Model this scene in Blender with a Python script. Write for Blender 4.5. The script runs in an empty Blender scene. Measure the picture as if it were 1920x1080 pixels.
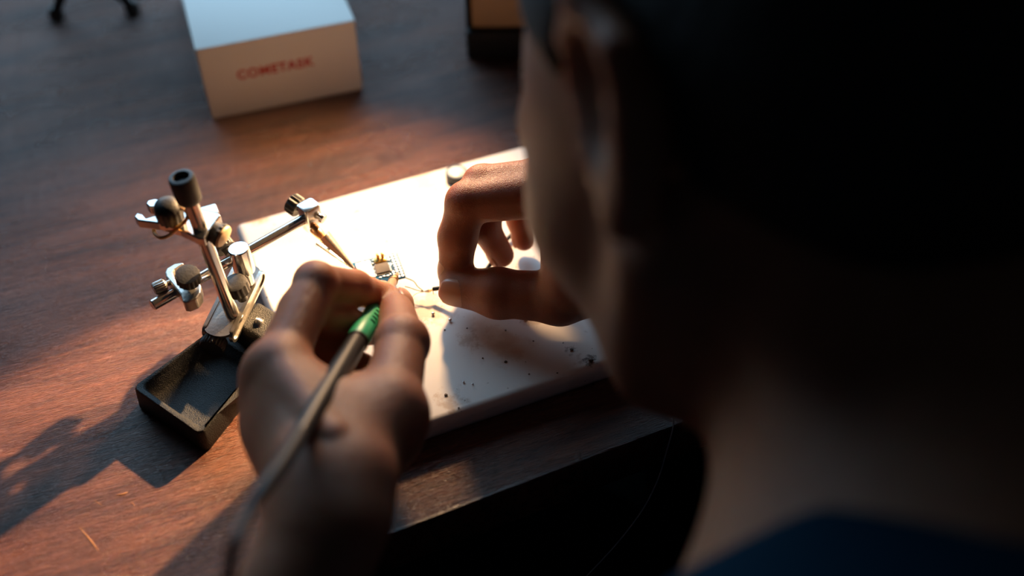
import bpy, bmesh, math, random
import numpy as np
from mathutils import Vector, Matrix

random.seed(7)
SC = bpy.context.scene
COL = SC.collection
PI = math.pi

# ------------------------------------------------------------------ camera
F_PX = 2133.0
TILT = math.radians(45.0)
ROLL = math.radians(-1.0)
CAM = Vector((0.0, -0.417, 0.417))
_f = Vector((0, math.cos(TILT), -math.sin(TILT)))
_r0 = Vector((1, 0, 0)); _u0 = Vector((0, math.sin(TILT), math.cos(TILT)))
_r = _r0 * math.cos(ROLL) + _u0 * math.sin(ROLL)
_u = _u0 * math.cos(ROLL) - _r0 * math.sin(ROLL)
cam_data = bpy.data.cameras.new('camera')
cam = bpy.data.objects.new('camera', cam_data)
COL.objects.link(cam)
M = Matrix((( _r.x, _u.x, -_f.x, CAM.x), (_r.y, _u.y, -_f.y, CAM.y), (_r.z, _u.z, -_f.z, CAM.z), (0, 0, 0, 1)))
cam.matrix_world = M
cam_data.sensor_width = 36.0
cam_data.lens = F_PX * 36.0 / 1920.0
cam_data.clip_start = 0.01
cam_data.clip_end = 50
cam_data.dof.use_dof = True
cam_data.dof.focus_distance = 0.535
cam_data.dof.aperture_fstop = 3.0
SC.camera = cam

# ------------------------------------------------------------------ view transform
SC.view_settings.view_transform = 'Standard'
SC.view_settings.look = 'None'
SC.view_settings.exposure = 0.0
SC.view_settings.gamma = 1.0
SC.view_settings.use_curve_mapping = False

# ------------------------------------------------------------------ world and lights
w = bpy.data.worlds.new('room_dusk'); SC.world = w; w.use_nodes = True
wn = w.node_tree.nodes; wl = w.node_tree.links
bg = wn['Background']
bg.inputs[0].default_value = (0.45, 0.62, 0.8, 1)
bg.inputs[1].default_value = 0.012

def look(o, target):
    d = Vector(target) - o.location
    o.rotation_euler = d.to_track_quat('-Z', 'Y').to_euler()

def area(name, loc, target, sx, sy, color, power):
    l = bpy.data.lights.new(name, 'AREA'); l.shape = 'RECTANGLE'; l.size = sx; l.size_y = sy
    l.color = color; l.energy = power
    o = bpy.data.objects.new(name, l); COL.objects.link(o); o.location = loc; look(o, target)
    return o

def bulb(name, loc, r, color, power):
    l = bpy.data.lights.new(name, 'POINT'); l.shadow_soft_size = r; l.color = color; l.energy = power
    o = bpy.data.objects.new(name, l); COL.objects.link(o); o.location = loc
    return o

def spot(name, loc, target, r, color, power, size, blend):
    l = bpy.data.lights.new(name, 'SPOT'); l.shadow_soft_size = r; l.color = color; l.energy = power
    l.spot_size = math.radians(size); l.spot_blend = blend
    o = bpy.data.objects.new(name, l); COL.objects.link(o); o.location = loc; look(o, target)
    return o

# cool daylight from a window beyond the table, to the left
area('window_daylight', (-0.34, 0.78, 0.50), (-0.18, 0.16, 0), 1.1, 0.54, (0.46, 0.74, 1.0), 10.0)
# the low warm bulb to the right of the work and the lamp above the board
def PX_(px, py):
    d = _f * F_PX + _r * (px - 960) - _u * (py - 540)
    return CAM - d * (CAM.z / d.z)
LOW = (0.18, 0.30, 0.255)
spot('low_lamp', LOW, PX_(112, 905), 0.006, (1.0, 0.60, 0.28), 100.0, 15.5, 0.4)
spot('work_lamp', (-0.045, 0.148, 0.150), (-0.105, -0.01, 0.0), 0.010, (1.0, 0.58, 0.26), 4.4, 106, 1.0)

# ------------------------------------------------------------------ helpers
def PX(px, py, z):
    """point of the world seen at that place of the photograph, at height z (metres) over the table"""
    d = _f * F_PX + _r * (px - 960) - _u * (py - 540)
    return CAM + d * ((z - CAM.z) / d.z)

def tag(o, label=None, cat=None, group=None, kind=None):
    if label: o['label'] = label
    if cat: o['category'] = cat
    if group: o['group'] = group
    if kind: o['kind'] = kind
    return o

def empty(name, loc, label, cat, group=None):
    o = bpy.data.objects.new(name, None); COL.objects.link(o); o.location = loc
    o.empty_display_size = 0.01
    return tag(o, label, cat, group)

def link_mesh(name, me, mat, parent=None, smooth=True):
    o = bpy.data.objects.new(name, me); COL.objects.link(o)
    if mat: me.materials.append(mat)
    if smooth is True:
        for p in me.polygons: p.use_smooth = True
    if parent:
        o.parent = parent
        bpy.context.view_layer.update()
        o.matrix_parent_inverse = parent.matrix_world.inverted()
    return o

def obj(name, bm, mat, parent=None, smooth=True, sharp=35):
    bmesh.ops.recalc_face_normals(bm, faces=bm.faces)
    me = bpy.data.meshes.new(name); bm.to_mesh(me); bm.free()
    o = link_mesh(name, me, mat, parent, smooth)
    if smooth and sharp:
        try: me.set_sharp_from_angle(angle=math.radians(sharp))
        except Exception: pass
    return o

def frame(axis, hint=Vector((0, 0, 1))):
    z = Vector(axis).normalized()
    h = Vector(hint)
    if abs(z.dot(h.normalized())) > 0.97: h = Vector((1, 0, 0))
    x = h.cross(z).normalized(); y = z.cross(x)
    return x, y, z

def add_lathe(bm, base, axis, prof, n=32, teeth=0, depth=0.0, hint=Vector((0, 0, 1))):
    """profile of (radius, height) turned about the axis; teeth > 0 knurls it"""
    x, y, z = frame(axis, hint); base = Vector(base); rings = []
    if teeth: n = teeth * 4
    rmax = max(p[0] for p in prof)
    for (r, h) in prof:
        ring = []
        if r <= 1e-7:
            ring = [bm.verts.new(base + z * h)]
        else:
            for i in range(n):
                a = 2 * PI * i / n; rr = r
                if teeth: rr = r - (depth if r > rmax * .94 else 0) * (1.0 if i % 4 in (0,) else 0.35 if i % 4 in (1, 3) else 0.0)
                ring.append(bm.verts.new(base + z * h + x * math.cos(a) * rr + y * math.sin(a) * rr))
        rings.append(ring)
    for a, b in zip(rings, rings[1:]):
        if len(a) == 1 and len(b) == 1: continue
        for i in range(max(len(a), len(b))):
            j = (i + 1) % max(len(a), len(b))
            if len(a) == 1: bm.faces.new((a[0], b[i], b[j]))
            elif len(b) == 1: bm.faces.new((a[i], a[j], b[0]))
            else: bm.faces.new((a[i], a[j], b[j], b[i]))
    return bm

def spline(pts, sub=8):
    pts = [Vector(p) for p in pts]; out = []
    P = [pts[0] * 2 - pts[1]] + pts + [pts[-1] * 2 - pts[-2]]
    for i in range(1, len(P) - 2):
        for k in range(sub):
            t = k / sub
            a, b, c, d = P[i - 1], P[i], P[i + 1], P[i + 2]
            out.append(0.5 * ((2 * b) + (c - a) * t + (2 * a - 5 * b + 4 * c - d) * t * t + (3 * b - a - 3 * c + d) * t ** 3))
    out.append(pts[-1]); return out

def add_tube(bm, pts, rad, n=12, closed=False):
    pts = [Vector(p) for p in pts]; m = len(pts)
    if not hasattr(rad, '__len__'): rad = [rad] * m
    prev = None; rings = []
    for i, p in enumerate(pts):
        if closed: t = (pts[(i + 1) % m] - pts[i - 1]).normalized()
        else: t = (pts[min(i + 1, m - 1)] - pts[max(i - 1, 0)]).normalized()
        if prev is None: x = frame(t)[0]
        else: x = (prev - t * prev.dot(t)).normalized()
        prev = x; y = t.cross(x)
        rings.append([bm.verts.new(p + (x * math.cos(2 * PI * k / n) + y * math.sin(2 * PI * k / n)) * rad[i]) for k in range(n)])
    rng = range(m) if closed else range(m - 1)
    for i in rng:
        a, b = rings[i], rings[(i + 1) % m]
        for k in range(n):
            bm.faces.new((a[k], a[(k + 1) % n], b[(k + 1) % n], b[k]))
    if not closed:
        bm.faces.new(list(reversed(rings[0]))); bm.faces.new(rings[-1])
    return bm

def rrect(hx, hy, r, seg=5):
    out = []
    for cx, cy, a0 in ((hx - r, hy - r, 0), (-hx + r, hy - r, 90), (-hx + r, -hy + r, 180), (hx - r, -hy + r, 270)):
        for k in range(seg + 1):
            a = math.radians(a0 + 90 * k / seg)
            out.append((cx + r * math.cos(a), cy + r * math.sin(a)))
    return out

def add_loops(bm, o, x, y, z, loops, cap0=True, cap1=True):
    """stack of equal-length outlines: loops = [(points2d, height)]"""
    rings = [[bm.verts.new(o + x * p[0] + y * p[1] + z * h) for p in pts] for pts, h in loops]
    n = len(rings[0])
    for a, b in zip(rings, rings[1:]):
        for k in range(n): bm.faces.new((a[k], a[(k + 1) % n], b[(k + 1) % n], b[k]))
    if cap0: bm.faces.new(list(reversed(rings[0])))
    if cap1: bm.faces.new(rings[-1])
    return bm

def rbox(bm, c, x, y, z, hx, hy, h, r=0.001, bev=0.0005):
    """rounded box standing on c, half sizes hx hy, height h"""
    c, x, y, z = Vector(c), Vector(x), Vector(y), Vector(z)
    r = max(r, bev * 1.2)
    def o_(d): return rrect(hx - d, hy - d, max(r - d, 1e-5))
    return add_loops(bm, c, x, y, z, [(o_(bev), 0), (o_(bev * .3), bev * .3), (o_(0), bev), (o_(0), h - bev), (o_(bev * .3), h - bev * .3), (o_(bev), h)])

def prism(bm, pts_low, off):
    """outline in space pushed by a vector"""
    off = Vector(off)
    a = [bm.verts.new(Vector(p)) for p in pts_low]; b = [bm.verts.new(Vector(p) + off) for p in pts_low]
    n = len(a)
    bm.faces.new(list(reversed(a))); bm.faces.new(b)
    for k in range(n): bm.faces.new((a[k], a[(k + 1) % n], b[(k + 1) % n], b[k]))
    return bm

def bevelmod(o, wd, seg=2, ang=40):
    m = o.modifiers.new('bevel', 'BEVEL'); m.width = wd; m.segments = seg; m.limit_method = 'ANGLE'; m.angle_limit = math.radians(ang)

# ------------------------------------------------------------------ materials
def mat(name, color, rough=0.5, metal=0.0, spec=0.5, sss=0.0, sss_r=(1, .3, .15), sss_s=0.01, coat=0.0, bump=0.0, bscale=400, noise_col=None, nscale=30, coat_rough=.1, bdist=.0006):
    m = bpy.data.materials.new(name); m.use_nodes = True
    nt = m.node_tree; b = nt.nodes['Principled BSDF']
    b.inputs['Base Color'].default_value = (*color, 1)
    b.inputs['Roughness'].default_value = rough; b.inputs['Metallic'].default_value = metal
    b.inputs['Specular IOR Level'].default_value = spec
    if sss:
        b.inputs['Subsurface Weight'].default_value = sss
        b.inputs['Subsurface Radius'].default_value = sss_r
        b.inputs['Subsurface Scale'].default_value = sss_s
    if coat:
        b.inputs['Coat Weight'].default_value = coat; b.inputs['Coat Roughness'].default_value = coat_rough
    tc = nt.nodes.new('ShaderNodeTexCoord')
    if noise_col or bump:
        n = nt.nodes.new('ShaderNodeTexNoise'); n.inputs['Scale'].default_value = nscale; n.inputs['Detail'].default_value = 5
        nt.links.new(tc.outputs['Object'], n.inputs['Vector'])
    if noise_col:
        mx = nt.nodes.new('ShaderNodeMix'); mx.data_type = 'RGBA'
        cr = nt.nodes.new('ShaderNodeMapRange'); cr.inputs[1].default_value = .35; cr.inputs[2].default_value = .65
        nt.links.new(n.outputs['Fac'], cr.inputs[0]); nt.links.new(cr.outputs[0], mx.inputs[0])
        mx.inputs[6].default_value = (*color, 1); mx.inputs[7].default_value = (*noise_col, 1)
        nt.links.new(mx.outputs[2], b.inputs['Base Color'])
    if bump:
        n2 = nt.nodes.new('ShaderNodeTexNoise'); n2.inputs['Scale'].default_value = bscale; n2.inputs['Detail'].default_value = 3
        nt.links.new(tc.outputs['Object'], n2.inputs['Vector'])
        bp = nt.nodes.new('ShaderNodeBump'); bp.inputs['Strength'].default_value = bump; bp.inputs['Distance'].default_value = bdist
        nt.links.new(n2.outputs['Fac'], bp.inputs['Height']); nt.links.new(bp.outputs[0], b.inputs['Normal'])
    return m

def wood_material(name, ang, dark=(0.05, 0.016, 0.011), light=(0.21, 0.076, 0.044)):
    m = bpy.data.materials.new(name); m.use_nodes = True
    nt = m.node_tree; N = nt.nodes; Lk = nt.links; b = N['Principled BSDF']
    tc = N.new('ShaderNodeTexCoord')
    mp = N.new('ShaderNodeMapping'); mp.inputs['Rotation'].default_value = (0, 0, -ang)
    Lk.new(tc.outputs['Object'], mp.inputs['Vector'])
    def noise(sx, sy, sc, det, dist=0.0):
        q = N.new('ShaderNodeMapping'); q.inputs['Scale'].default_value = (sx, sy, 1)
        Lk.new(mp.outputs[0], q.inputs['Vector'])
        n = N.new('ShaderNodeTexNoise'); n.inputs['Scale'].default_value = sc; n.inputs['Detail'].default_value = det
        n.inputs['Distortion'].default_value = dist; n.inputs['Roughness'].default_value = .6
        Lk.new(q.outputs[0], n.inputs['Vector']); return n
    big = noise(1.2, 9, 7, 4, .6); mid = noise(1, 16, 26, 6, .3); pores = noise(1, 18, 150, 3, .2); blot = noise(1, 2.2, 9, 3)
    a = N.new('ShaderNodeMath'); a.operation = 'MULTIPLY_ADD'; a.inputs[1].default_value = .6
    Lk.new(big.outputs[0], a.inputs[0])
    a2 = N.new('ShaderNodeMath'); a2.operation = 'MULTIPLY'; a2.inputs[1].default_value = .4
    Lk.new(mid.outputs[0], a2.inputs[0]); Lk.new(a2.outputs[0], a.inputs[2])
    cr = N.new('ShaderNodeValToRGB'); Lk.new(a.outputs[0], cr.inputs[0])
    cr.color_ramp.elements[0].position = .36; cr.color_ramp.elements[0].color = (*dark, 1)
    cr.color_ramp.elements[1].position = .64; cr.color_ramp.elements[1].color = (*light, 1)
    pr = N.new('ShaderNodeMapRange'); pr.inputs[1].default_value = .38; pr.inputs[2].default_value = .52; pr.inputs[3].default_value = .50; pr.inputs[4].default_value = 1
    Lk.new(pores.outputs[0], pr.inputs[0])
    mu = N.new('ShaderNodeMix'); mu.data_type = 'RGBA'; mu.blend_type = 'MULTIPLY'; mu.inputs[0].default_value = 1
    Lk.new(cr.outputs[0], mu.inputs[6]); Lk.new(pr.outputs[0], mu.inputs[7])
    Lk.new(mu.outputs[2], b.inputs['Base Color'])
    rr = N.new('ShaderNodeMapRange'); rr.inputs[1].default_value = .35; rr.inputs[2].default_value = .7; rr.inputs[3].default_value = .24; rr.inputs[4].default_value = .36
    Lk.new(blot.outputs[0], rr.inputs[0]); Lk.new(rr.outputs[0], b.inputs['Roughness'])
    bp = N.new('ShaderNodeBump'); bp.inputs['Strength'].default_value = 1.0; bp.inputs['Distance'].default_value = .0009
    Lk.new(pores.outputs[0], bp.inputs['Height'])
    bp2 = N.new('ShaderNodeBump'); bp2.inputs['Strength'].default_value = .25; bp2.inputs['Distance'].default_value = .0006
    Lk.new(mid.outputs[0], bp2.inputs['Height']); Lk.new(bp.outputs[0], bp2.inputs['Normal'])
    Lk.new(bp2.outputs[0], b.inputs['Normal'])
    b.inputs['Specular IOR Level'].default_value = .8
    return m

def board_material():
    m = bpy.data.materials.new('stained_white_board'); m.use_nodes = True
    nt = m.node_tree; N = nt.nodes; Lk = nt.links; b = N['Principled BSDF']
    tc = N.new('ShaderNodeTexCoord')
    def stain(scale, lo, hi, det=6, off=(0, 0, 0)):
        q = N.new('ShaderNodeMapping'); q.inputs['Location'].default_value = off; Lk.new(tc.outputs['Object'], q.inputs['Vector'])
        n = N.new('ShaderNodeTexNoise'); n.inputs['Scale'].default_value = scale; n.inputs['Detail'].default_value = det
        Lk.new(q.outputs[0], n.inputs['Vector'])
        r = N.new('ShaderNodeMapRange'); r.inputs[1].default_value = lo; r.inputs[2].default_value = hi
        Lk.new(n.outputs[0], r.inputs[0]); return r
    s1 = stain(38, .60, .80); s2 = stain(120, .66, .78, 5, (3, 1, 0)); s3 = stain(300, .72, .76, 2, (7, 2, 0))
    region = stain(14, .45, .62, 2, (1, 5, 0))
    def mix(a, bcol, fac, k):
        x = N.new('ShaderNodeMix'); x.data_type = 'RGBA'
        mu = N.new('ShaderNodeMath'); mu.operation = 'MULTIPLY'; mu.inputs[1].default_value = k; Lk.new(fac, mu.inputs[0])
        Lk.new(mu.outputs[0], x.inputs[0])
        if isinstance(a, tuple): x.inputs[6].default_value = (*a, 1)
        else: Lk.new(a, x.inputs[6])
        x.inputs[7].default_value = (*bcol, 1); return x.outputs[2]
    c = mix((.80, .765, .72), (.42, .27, .15), s1.outputs[0], .35)
    g = N.new('ShaderNodeMath'); g.operation = 'MULTIPLY'; Lk.new(s2.outputs[0], g.inputs[0]); Lk.new(region.outputs[0], g.inputs[1])
    c = mix(c, (.34, .20, .10), g.outputs[0], .75)
    c = mix(c, (.08, .06, .05), s3.outputs[0], .8)
    for (qx, qy, r, col, k) in ((800, 582, .013, (.45, .24, .10), .75), (1108, 675, .0035, (.10, .06, .04), .9), (1072, 656, .003, (.16, .10, .07), .7), (482, 402, .010, (.62, .36, .10), .75),
                                (792, 338, .014, (.60, .42, .22), .5), (945, 645, .012, (.50, .33, .22), .35), (880, 640, .006, (.40, .25, .14), .45), (846, 752, .008, (.40, .24, .13), .5), (1000, 600, .006, (.30, .18, .10), .5)):
        vm = N.new('ShaderNodeVectorMath'); vm.operation = 'DISTANCE'; vm.inputs[1].default_value = PX(qx, qy, .012); Lk.new(tc.outputs['Object'], vm.inputs[0])
        nn = N.new('ShaderNodeTexNoise'); nn.inputs['Scale'].default_value = 1.1 / r; nn.inputs['Detail'].default_value = 7; nn.inputs['Roughness'].default_value = .7; Lk.new(tc.outputs['Object'], nn.inputs['Vector'])
        ma = N.new('ShaderNodeMath'); ma.operation = 'MULTIPLY_ADD'; ma.inputs[1].default_value = r * 4.5; ma.inputs[2].default_value = -r * 2.2; Lk.new(nn.outputs[0], ma.inputs[0])
        ad = N.new('ShaderNodeMath'); ad.operation = 'ADD'; Lk.new(vm.outputs['Value'], ad.inputs[0]); Lk.new(ma.outputs[0], ad.inputs[1])
        mr = N.new('ShaderNodeMapRange'); mr.inputs[1].default_value = r; mr.inputs[2].default_value = r * .35; Lk.new(ad.outputs[0], mr.inputs[0])
        c = mix(c, col, mr.outputs[0], k)
    Lk.new(c, b.inputs['Base Color'])
    b.inputs['Roughness'].default_value = .42
    bp = N.new('ShaderNodeBump'); bp.inputs['Strength'].default_value = .25; bp.inputs['Distance'].default_value = .0004
    n = N.new('ShaderNodeTexNoise'); n.inputs['Scale'].default_value = 70; n.inputs['Detail'].default_value = 6
    Lk.new(tc.outputs['Object'], n.inputs['Vector']); Lk.new(n.outputs[0], bp.inputs['Height']); Lk.new(bp.outputs[0], b.inputs['Normal'])
    return m

def skin_material(name, col, col2):
    m = bpy.data.materials.new(name); m.use_nodes = True
    nt = m.node_tree; N = nt.nodes; Lk = nt.links; b = N['Principled BSDF']
    tc = N.new('ShaderNodeTexCoord')
    n = N.new('ShaderNodeTexNoise'); n.inputs['Scale'].default_value = 45; n.inputs['Detail'].default_value = 5
    Lk.new(tc.outputs['Object'], n.inputs['Vector'])
    mx = N.new('ShaderNodeMix'); mx.data_type = 'RGBA'; mx.inputs[6].default_value = (*col, 1); mx.inputs[7].default_value = (*col2, 1)
    mr = N.new('ShaderNodeMapRange'); mr.inputs[1].default_value = .35; mr.inputs[2].default_value = .65
    Lk.new(n.outputs[0], mr.inputs[0]); Lk.new(mr.outputs[0], mx.inputs[0]); Lk.new(mx.outputs[2], b.inputs['Base Color'])
    b.inputs['Roughness'].default_value = .5
    b.inputs['Specular IOR Level'].default_value = .32
    b.inputs['Subsurface Weight'].default_value = .75
    b.inputs['Subsurface Radius'].default_value = (1.0, .22, .09)
    b.inputs['Subsurface Scale'].default_value = .010
    v = N.new('ShaderNodeTexVoronoi'); v.inputs['Scale'].default_value = 1100
    v.feature = 'DISTANCE_TO_EDGE'
    Lk.new(tc.outputs['Object'], v.inputs['Vector'])
    n3 = N.new('ShaderNodeTexNoise'); n3.inputs['Scale'].default_value = 240; n3.inputs['Detail'].default_value = 4
    Lk.new(tc.outputs['Object'], n3.inputs['Vector'])
    bp = N.new('ShaderNodeBump'); bp.inputs['Strength'].default_value = .6; bp.inputs['Distance'].default_value = .0004
    Lk.new(v.outputs['Distance'], bp.inputs['Height'])
    bp2 = N.new('ShaderNodeBump'); bp2.inputs['Strength'].default_value = .3; bp2.inputs['Distance'].default_value = .0007
    Lk.new(n3.outputs[0], bp2.inputs['Height']); Lk.new(bp.outputs[0], bp2.inputs['Normal']); Lk.new(bp2.outputs[0], b.inputs['Normal'])
    return m

GRAIN = math.radians(21)
M_WOOD = wood_material('dark_red_wood', GRAIN)
M_BOARD = board_material()
M_SKIN = skin_material('skin', (.38, .16, .09), (.31, .12, .065))
M_NAIL = mat('nail', (.50, .235, .14), .36, sss=.5, sss_s=.003)
M_HAIR = mat('dark_hair', (.012, .009, .007), .65, bump=.8, bscale=500)
M_SHIRT = mat('blue_cotton', (.0015, .022, .045), .95, spec=.1, bump=.5, bscale=900)
M_TROUSER = mat('black_denim', (.008, .008, .010), .9, bump=.4, bscale=800)
M_CHROME = mat('chrome', (.60, .59, .58), .20, 1.0, bump=.03, bscale=300)
M_STEEL = mat('brushed_steel', (.48, .46, .43), .34, 1.0, bump=.15, bscale=700)
M_BRASS = mat('brass', (.78, .53, .24), .28, 1.0)
M_CAST = mat('black_hammered_paint', (.006, .007, .008), .5, bump=1.0, bscale=2000, spec=.35, bdist=.0005)
M_KNOB = mat('black_knob_plastic', (.020, .020, .021), .5, bump=.2, bscale=900)
M_BAND = mat('rubber_band', (.52, .30, .07), .5, sss=.3, sss_s=.002)
M_CARD = mat('white_card', (.80, .78, .74), .55)
M_RED = mat('red_print', (.55, .035, .02), .5)
M_BLACK = mat('black_plastic', (.006, .006, .007), .6, spec=.25)
M_TAN = mat('tan_panel', (.50, .32, .17), .5)
M_GREEN = mat('green_grip', (.03, .46, .20), .42)
M_SLOT = mat('dark_green_slot', (.006, .10, .045), .6)
M_BARREL = mat('black_barrel', (.012, .011, .010), .42, spec=.35)
M_CABLE = mat('black_cable', (.012, .014, .016), .5, spec=.35)
M_PCB = mat('blue_circuit_board', (.001, .07, .17), .5, spec=.15, noise_col=(.002, .10, .24), nscale=300)
M_PAD = mat('tinned_pad', (.75, .72, .66), .35, .7)
M_CHIP = mat('chip_grey', (.15, .135, .125), .75, spec=.2)
M_SHIELD = mat('tin_shield', (.82, .80, .75), .45, .4, bump=.3, bscale=600, noise_col=(.7, .55, .4), nscale=260)
M_GOLD = mat('gold_plate', (.85, .50, .13), .28, 1.0)
M_CERAMIC = mat('brown_nozzle', (.42, .26, .15), .38, .5)
M_COPPER = mat('copper_strand', (.70, .42, .22), .35, 1.0)
M_WGREEN = mat('green_wire', (.06, .17, .008), .45)
M_WDARK = mat('dark_green_wire', (.012, .04, .02), .45)
M_FLOOR = mat('dark_floor', (.006, .0055, .005), .95, spec=.05)
M_SOLDER = mat('solder_bead', (.72, .70, .66), .22, 1.0)
M_CRUMB = mat('burnt_flux', (.10, .055, .03), .5)
M_DISC = mat('pale_lid', (.55, .66, .66), .3)
M_RIM = mat('dark_blue_rim', (.012, .025, .05), .4)
M_GREY = mat('grey_thread', (.40, .42, .45), .5)

# ------------------------------------------------------------------ setting and table
bm = bmesh.new()
rbox(bm, (0, 0, -0.79), (1, 0, 0), (0, 1, 0), (0, 0, 1), 2.2, 2.6, 0.04, .01, .002)
tag(obj('floor', bm, M_FLOOR), kind='structure')

U = Vector((math.cos(math.radians(23.6)), math.sin(math.radians(23.6)), 0))   # along the table edge, to the right
V = Vector((-U.y, U.x, 0))                                                     # away from the sitter
Z = Vector((0, 0, 1))
edge_mid = (PX(700, 1018, 0) + PX(945, 915, 0)) * 0.5
table = empty('wooden_table', edge_mid + V * 0.4 + Vector((0, 0, -0.75)), 'dark reddish brown wooden table with worn varnish under everything', 'table')
bm = bmesh.new()
rbox(bm, edge_mid + V * 0.42 - U * .05 + Vector((0, 0, -0.028)), U, V, Z, 0.85, 0.42, 0.028, .004, .0015)
obj('tabletop', bm, M_WOOD, table)
for sx in (-1, 1):
    for sy in (-1, 1):
        bm = bmesh.new()
        rbox(bm, edge_mid + V * (0.42 + sy * .36) + U * (sx * .78 - .05) + Vector((0, 0, -0.75)), U, V, Z, 0.03, 0.03, 0.722, .003, .001)
        obj('leg', bm, M_WOOD, table)

# small wear marks in the varnish: shallow raised splinters and scratches
def scratch(a, b, r):
    bm = bmesh.new(); A = PX(*a, 0.0); B = PX(*b, 0.0); mid = (A + B) / 2 + Vector((0.0006, -0.0004, 0))
    pts = spline([A, mid, B], 5)
    add_tube(bm, pts, [r * (0.2 + math.sin(PI * i / (len(pts) - 1))) for i in range(len(pts))], 6)
    return obj('scratch', bm, M_SCR, table)
M_SCR = mat('bare_wood_scratch', (.42, .20, .08), .5)
for a, b, r in (((148, 988), (186, 1034), .00022), ((218, 928), (240, 922), .00035), ((176, 938), (192, 948), .0001), ((246, 940), (252, 950), .0001)):
    scratch(a, b, r)

# ------------------------------------------------------------------ white board
BT = 0.012
c0 = PX(440, 418, BT)
e1 = PX(1000, 265, BT) - c0; uB = e1.normalized(); vB = Vector((uB.y, -uB.x, 0))   # vB towards the sitter
nearp = PX(850, 781, BT); depthB = (nearp - c0).dot(vB)
lenB = 0.250
cB = c0 + uB * (lenB / 2) + vB * (depthB / 2); cB.z = 0
board = empty('white_work_board', cB, 'off-white rectangular work board with brown burn stains lying under both hands', 'board')
bm = bmesh.new()
def orr(d, r=.0035): return rrect(lenB / 2 - d, depthB / 2 - d, max(r - d, .0005), 5)
add_loops(bm, cB, uB, -vB, Z, [(orr(.003), .0), (orr(.0006), .0015), (orr(0), .004), (orr(0), .0085), (orr(.0007), .0105), (orr(.0025), .0118), (orr(.004), BT)])
obj('slab', bm, M_BOARD, board, sharp=60)

# ------------------------------------------------------------------ carton
H = 0.050
b0 = PX(398, 225, 0); b1 = PX(682, 168, 0)
ub = (b1 - b0).normalized(); vb = Vector((-ub.y, ub.x, 0)); wb = (b1 - b0).length; db = 0.150
cb = b0 + ub * wb / 2 + vb * db / 2
box = empty('cardboard_box', cb, 'white cardboard box with red printed word on its front', 'box')
bm = bmesh.new(); rbox(bm, cb, ub, vb, Z, wb / 2 - .0006, db / 2 - .0006, 0.046, .0012, .0005); obj('tray', bm, M_CARD, box)
bm = bmesh.new(); rbox(bm, cb + Z * 0.0015, ub, vb, Z, wb / 2, db / 2, H - .0015, .0014, .0007); obj('lid', bm, M_CARD, box)
cu = bpy.data.curves.new('printed_word', 'FONT'); cu.body = 'COMETASK'; cu.size = 0.0082; cu.align_x = 'CENTER'; cu.align_y = 'CENTER'
cu.extrude = 0.00012; cu.offset = 0.0003; cu.space_character = 1.12
to = bpy.data.objects.new('tmp_word', cu); COL.objects.link(to)
bpy.context.view_layer.update()
me = bpy.data.meshes.new_from_object(to.evaluated_get(bpy.context.evaluated_depsgraph_get()))
bpy.data.objects.remove(to)
tc_ = b0 + ub * wb * 0.455 + Z * 0.0275 - vb * 0.00012
Mt = Matrix(((ub.x, 0, -vb.x, tc_.x), (ub.y, 0, -vb.y, tc_.y), (0, 1, 0, tc_.z), (0, 0, 0, 1)))
me.transform(Mt)
tag(link_mesh('printed_word', me, M_RED, box, smooth=False), 'red printed capital letters')

# ------------------------------------------------------------------ device at the top right
d0 = PX(875, 112, 0)
ud = Vector((math.cos(math.radians(-1)), math.sin(math.radians(-1)), 0)); vd = Vector((-ud.y, ud.x, 0))
cd = d0 + ud * 0.055 + vd * 0.045
dev = empty('power_supply', cd, 'black box-shaped device with tan upper face behind the right hand', 'device')
bm = bmesh.new(); rbox(bm, cd, ud, vd, Z, .055, .045, .020, .003, .0012); obj('base', bm, M_BLACK, dev)
bm = bmesh.new(); rbox(bm, cd + Z * .020 + vd * .002, ud, vd, Z, .052, .041, .055, .003, .0012); tag(obj('front_panel', bm, M_TAN, dev), 'tan upper housing')
bm = bmesh.new()
rbox(bm, cd + Z * .021 - ud * .053 + vd * .001, ud, vd, Z, .0016, .042, .053, .001, .0004); obj('side_panel', bm, M_BLACK, dev)
bm = bmesh.new()
add_lathe(bm, cd + Z * .050 - vd * .0385 - ud * .006, -vd, [(0, 0), (.011, 0), (.011, .006), (.0095, .0075), (0, .0075)], 28); obj('dial', bm, M_KNOB, dev)

# ------------------------------------------------------------------ mini tripod at the top left
tl = PX(250, 24, 0); tr_ = PX(108, 34, 0); hub = PX(150, -60, .055); back = PX(150, -110, 0)
trip = empty('desktop_tripod', Vector((hub.x, hub.y, 0)), 'black miniature tripod standing left of the white box', 'tripod')
for q, (foot, mt) in enumerate(((tl, M_BLACK), (tr_, M_BLACK), (back, M_BLACK))):
    bm = bmesh.new(); f_ = foot + Z * .0045
    add_tube(bm, spline([hub, hub.lerp(f_, .5) + Z * .004, f_], 6), [.0045 - .0015 * i / 12 for i in range(13)], 12)
    lg = obj('leg', bm, mt, trip)
    bm = bmesh.new()
    add_lathe(bm, foot, Z, [(0, 0), (.0045, 0), (.0055, .002), (.005, .006), (.003, .009), (0, .0095)], 18)
    obj('rubber_foot', bm, M_KNOB, lg)
bm = bmesh.new(); add_lathe(bm, hub - Z * .008, Z, [(0, 0), (.009, 0), (.010, .003), (.010, .015), (.006, .018), (.006, .03), (.012, .032), (.012, .036), (0, .036)], 28)
obj('head', bm, M_BLACK, trip)

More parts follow.
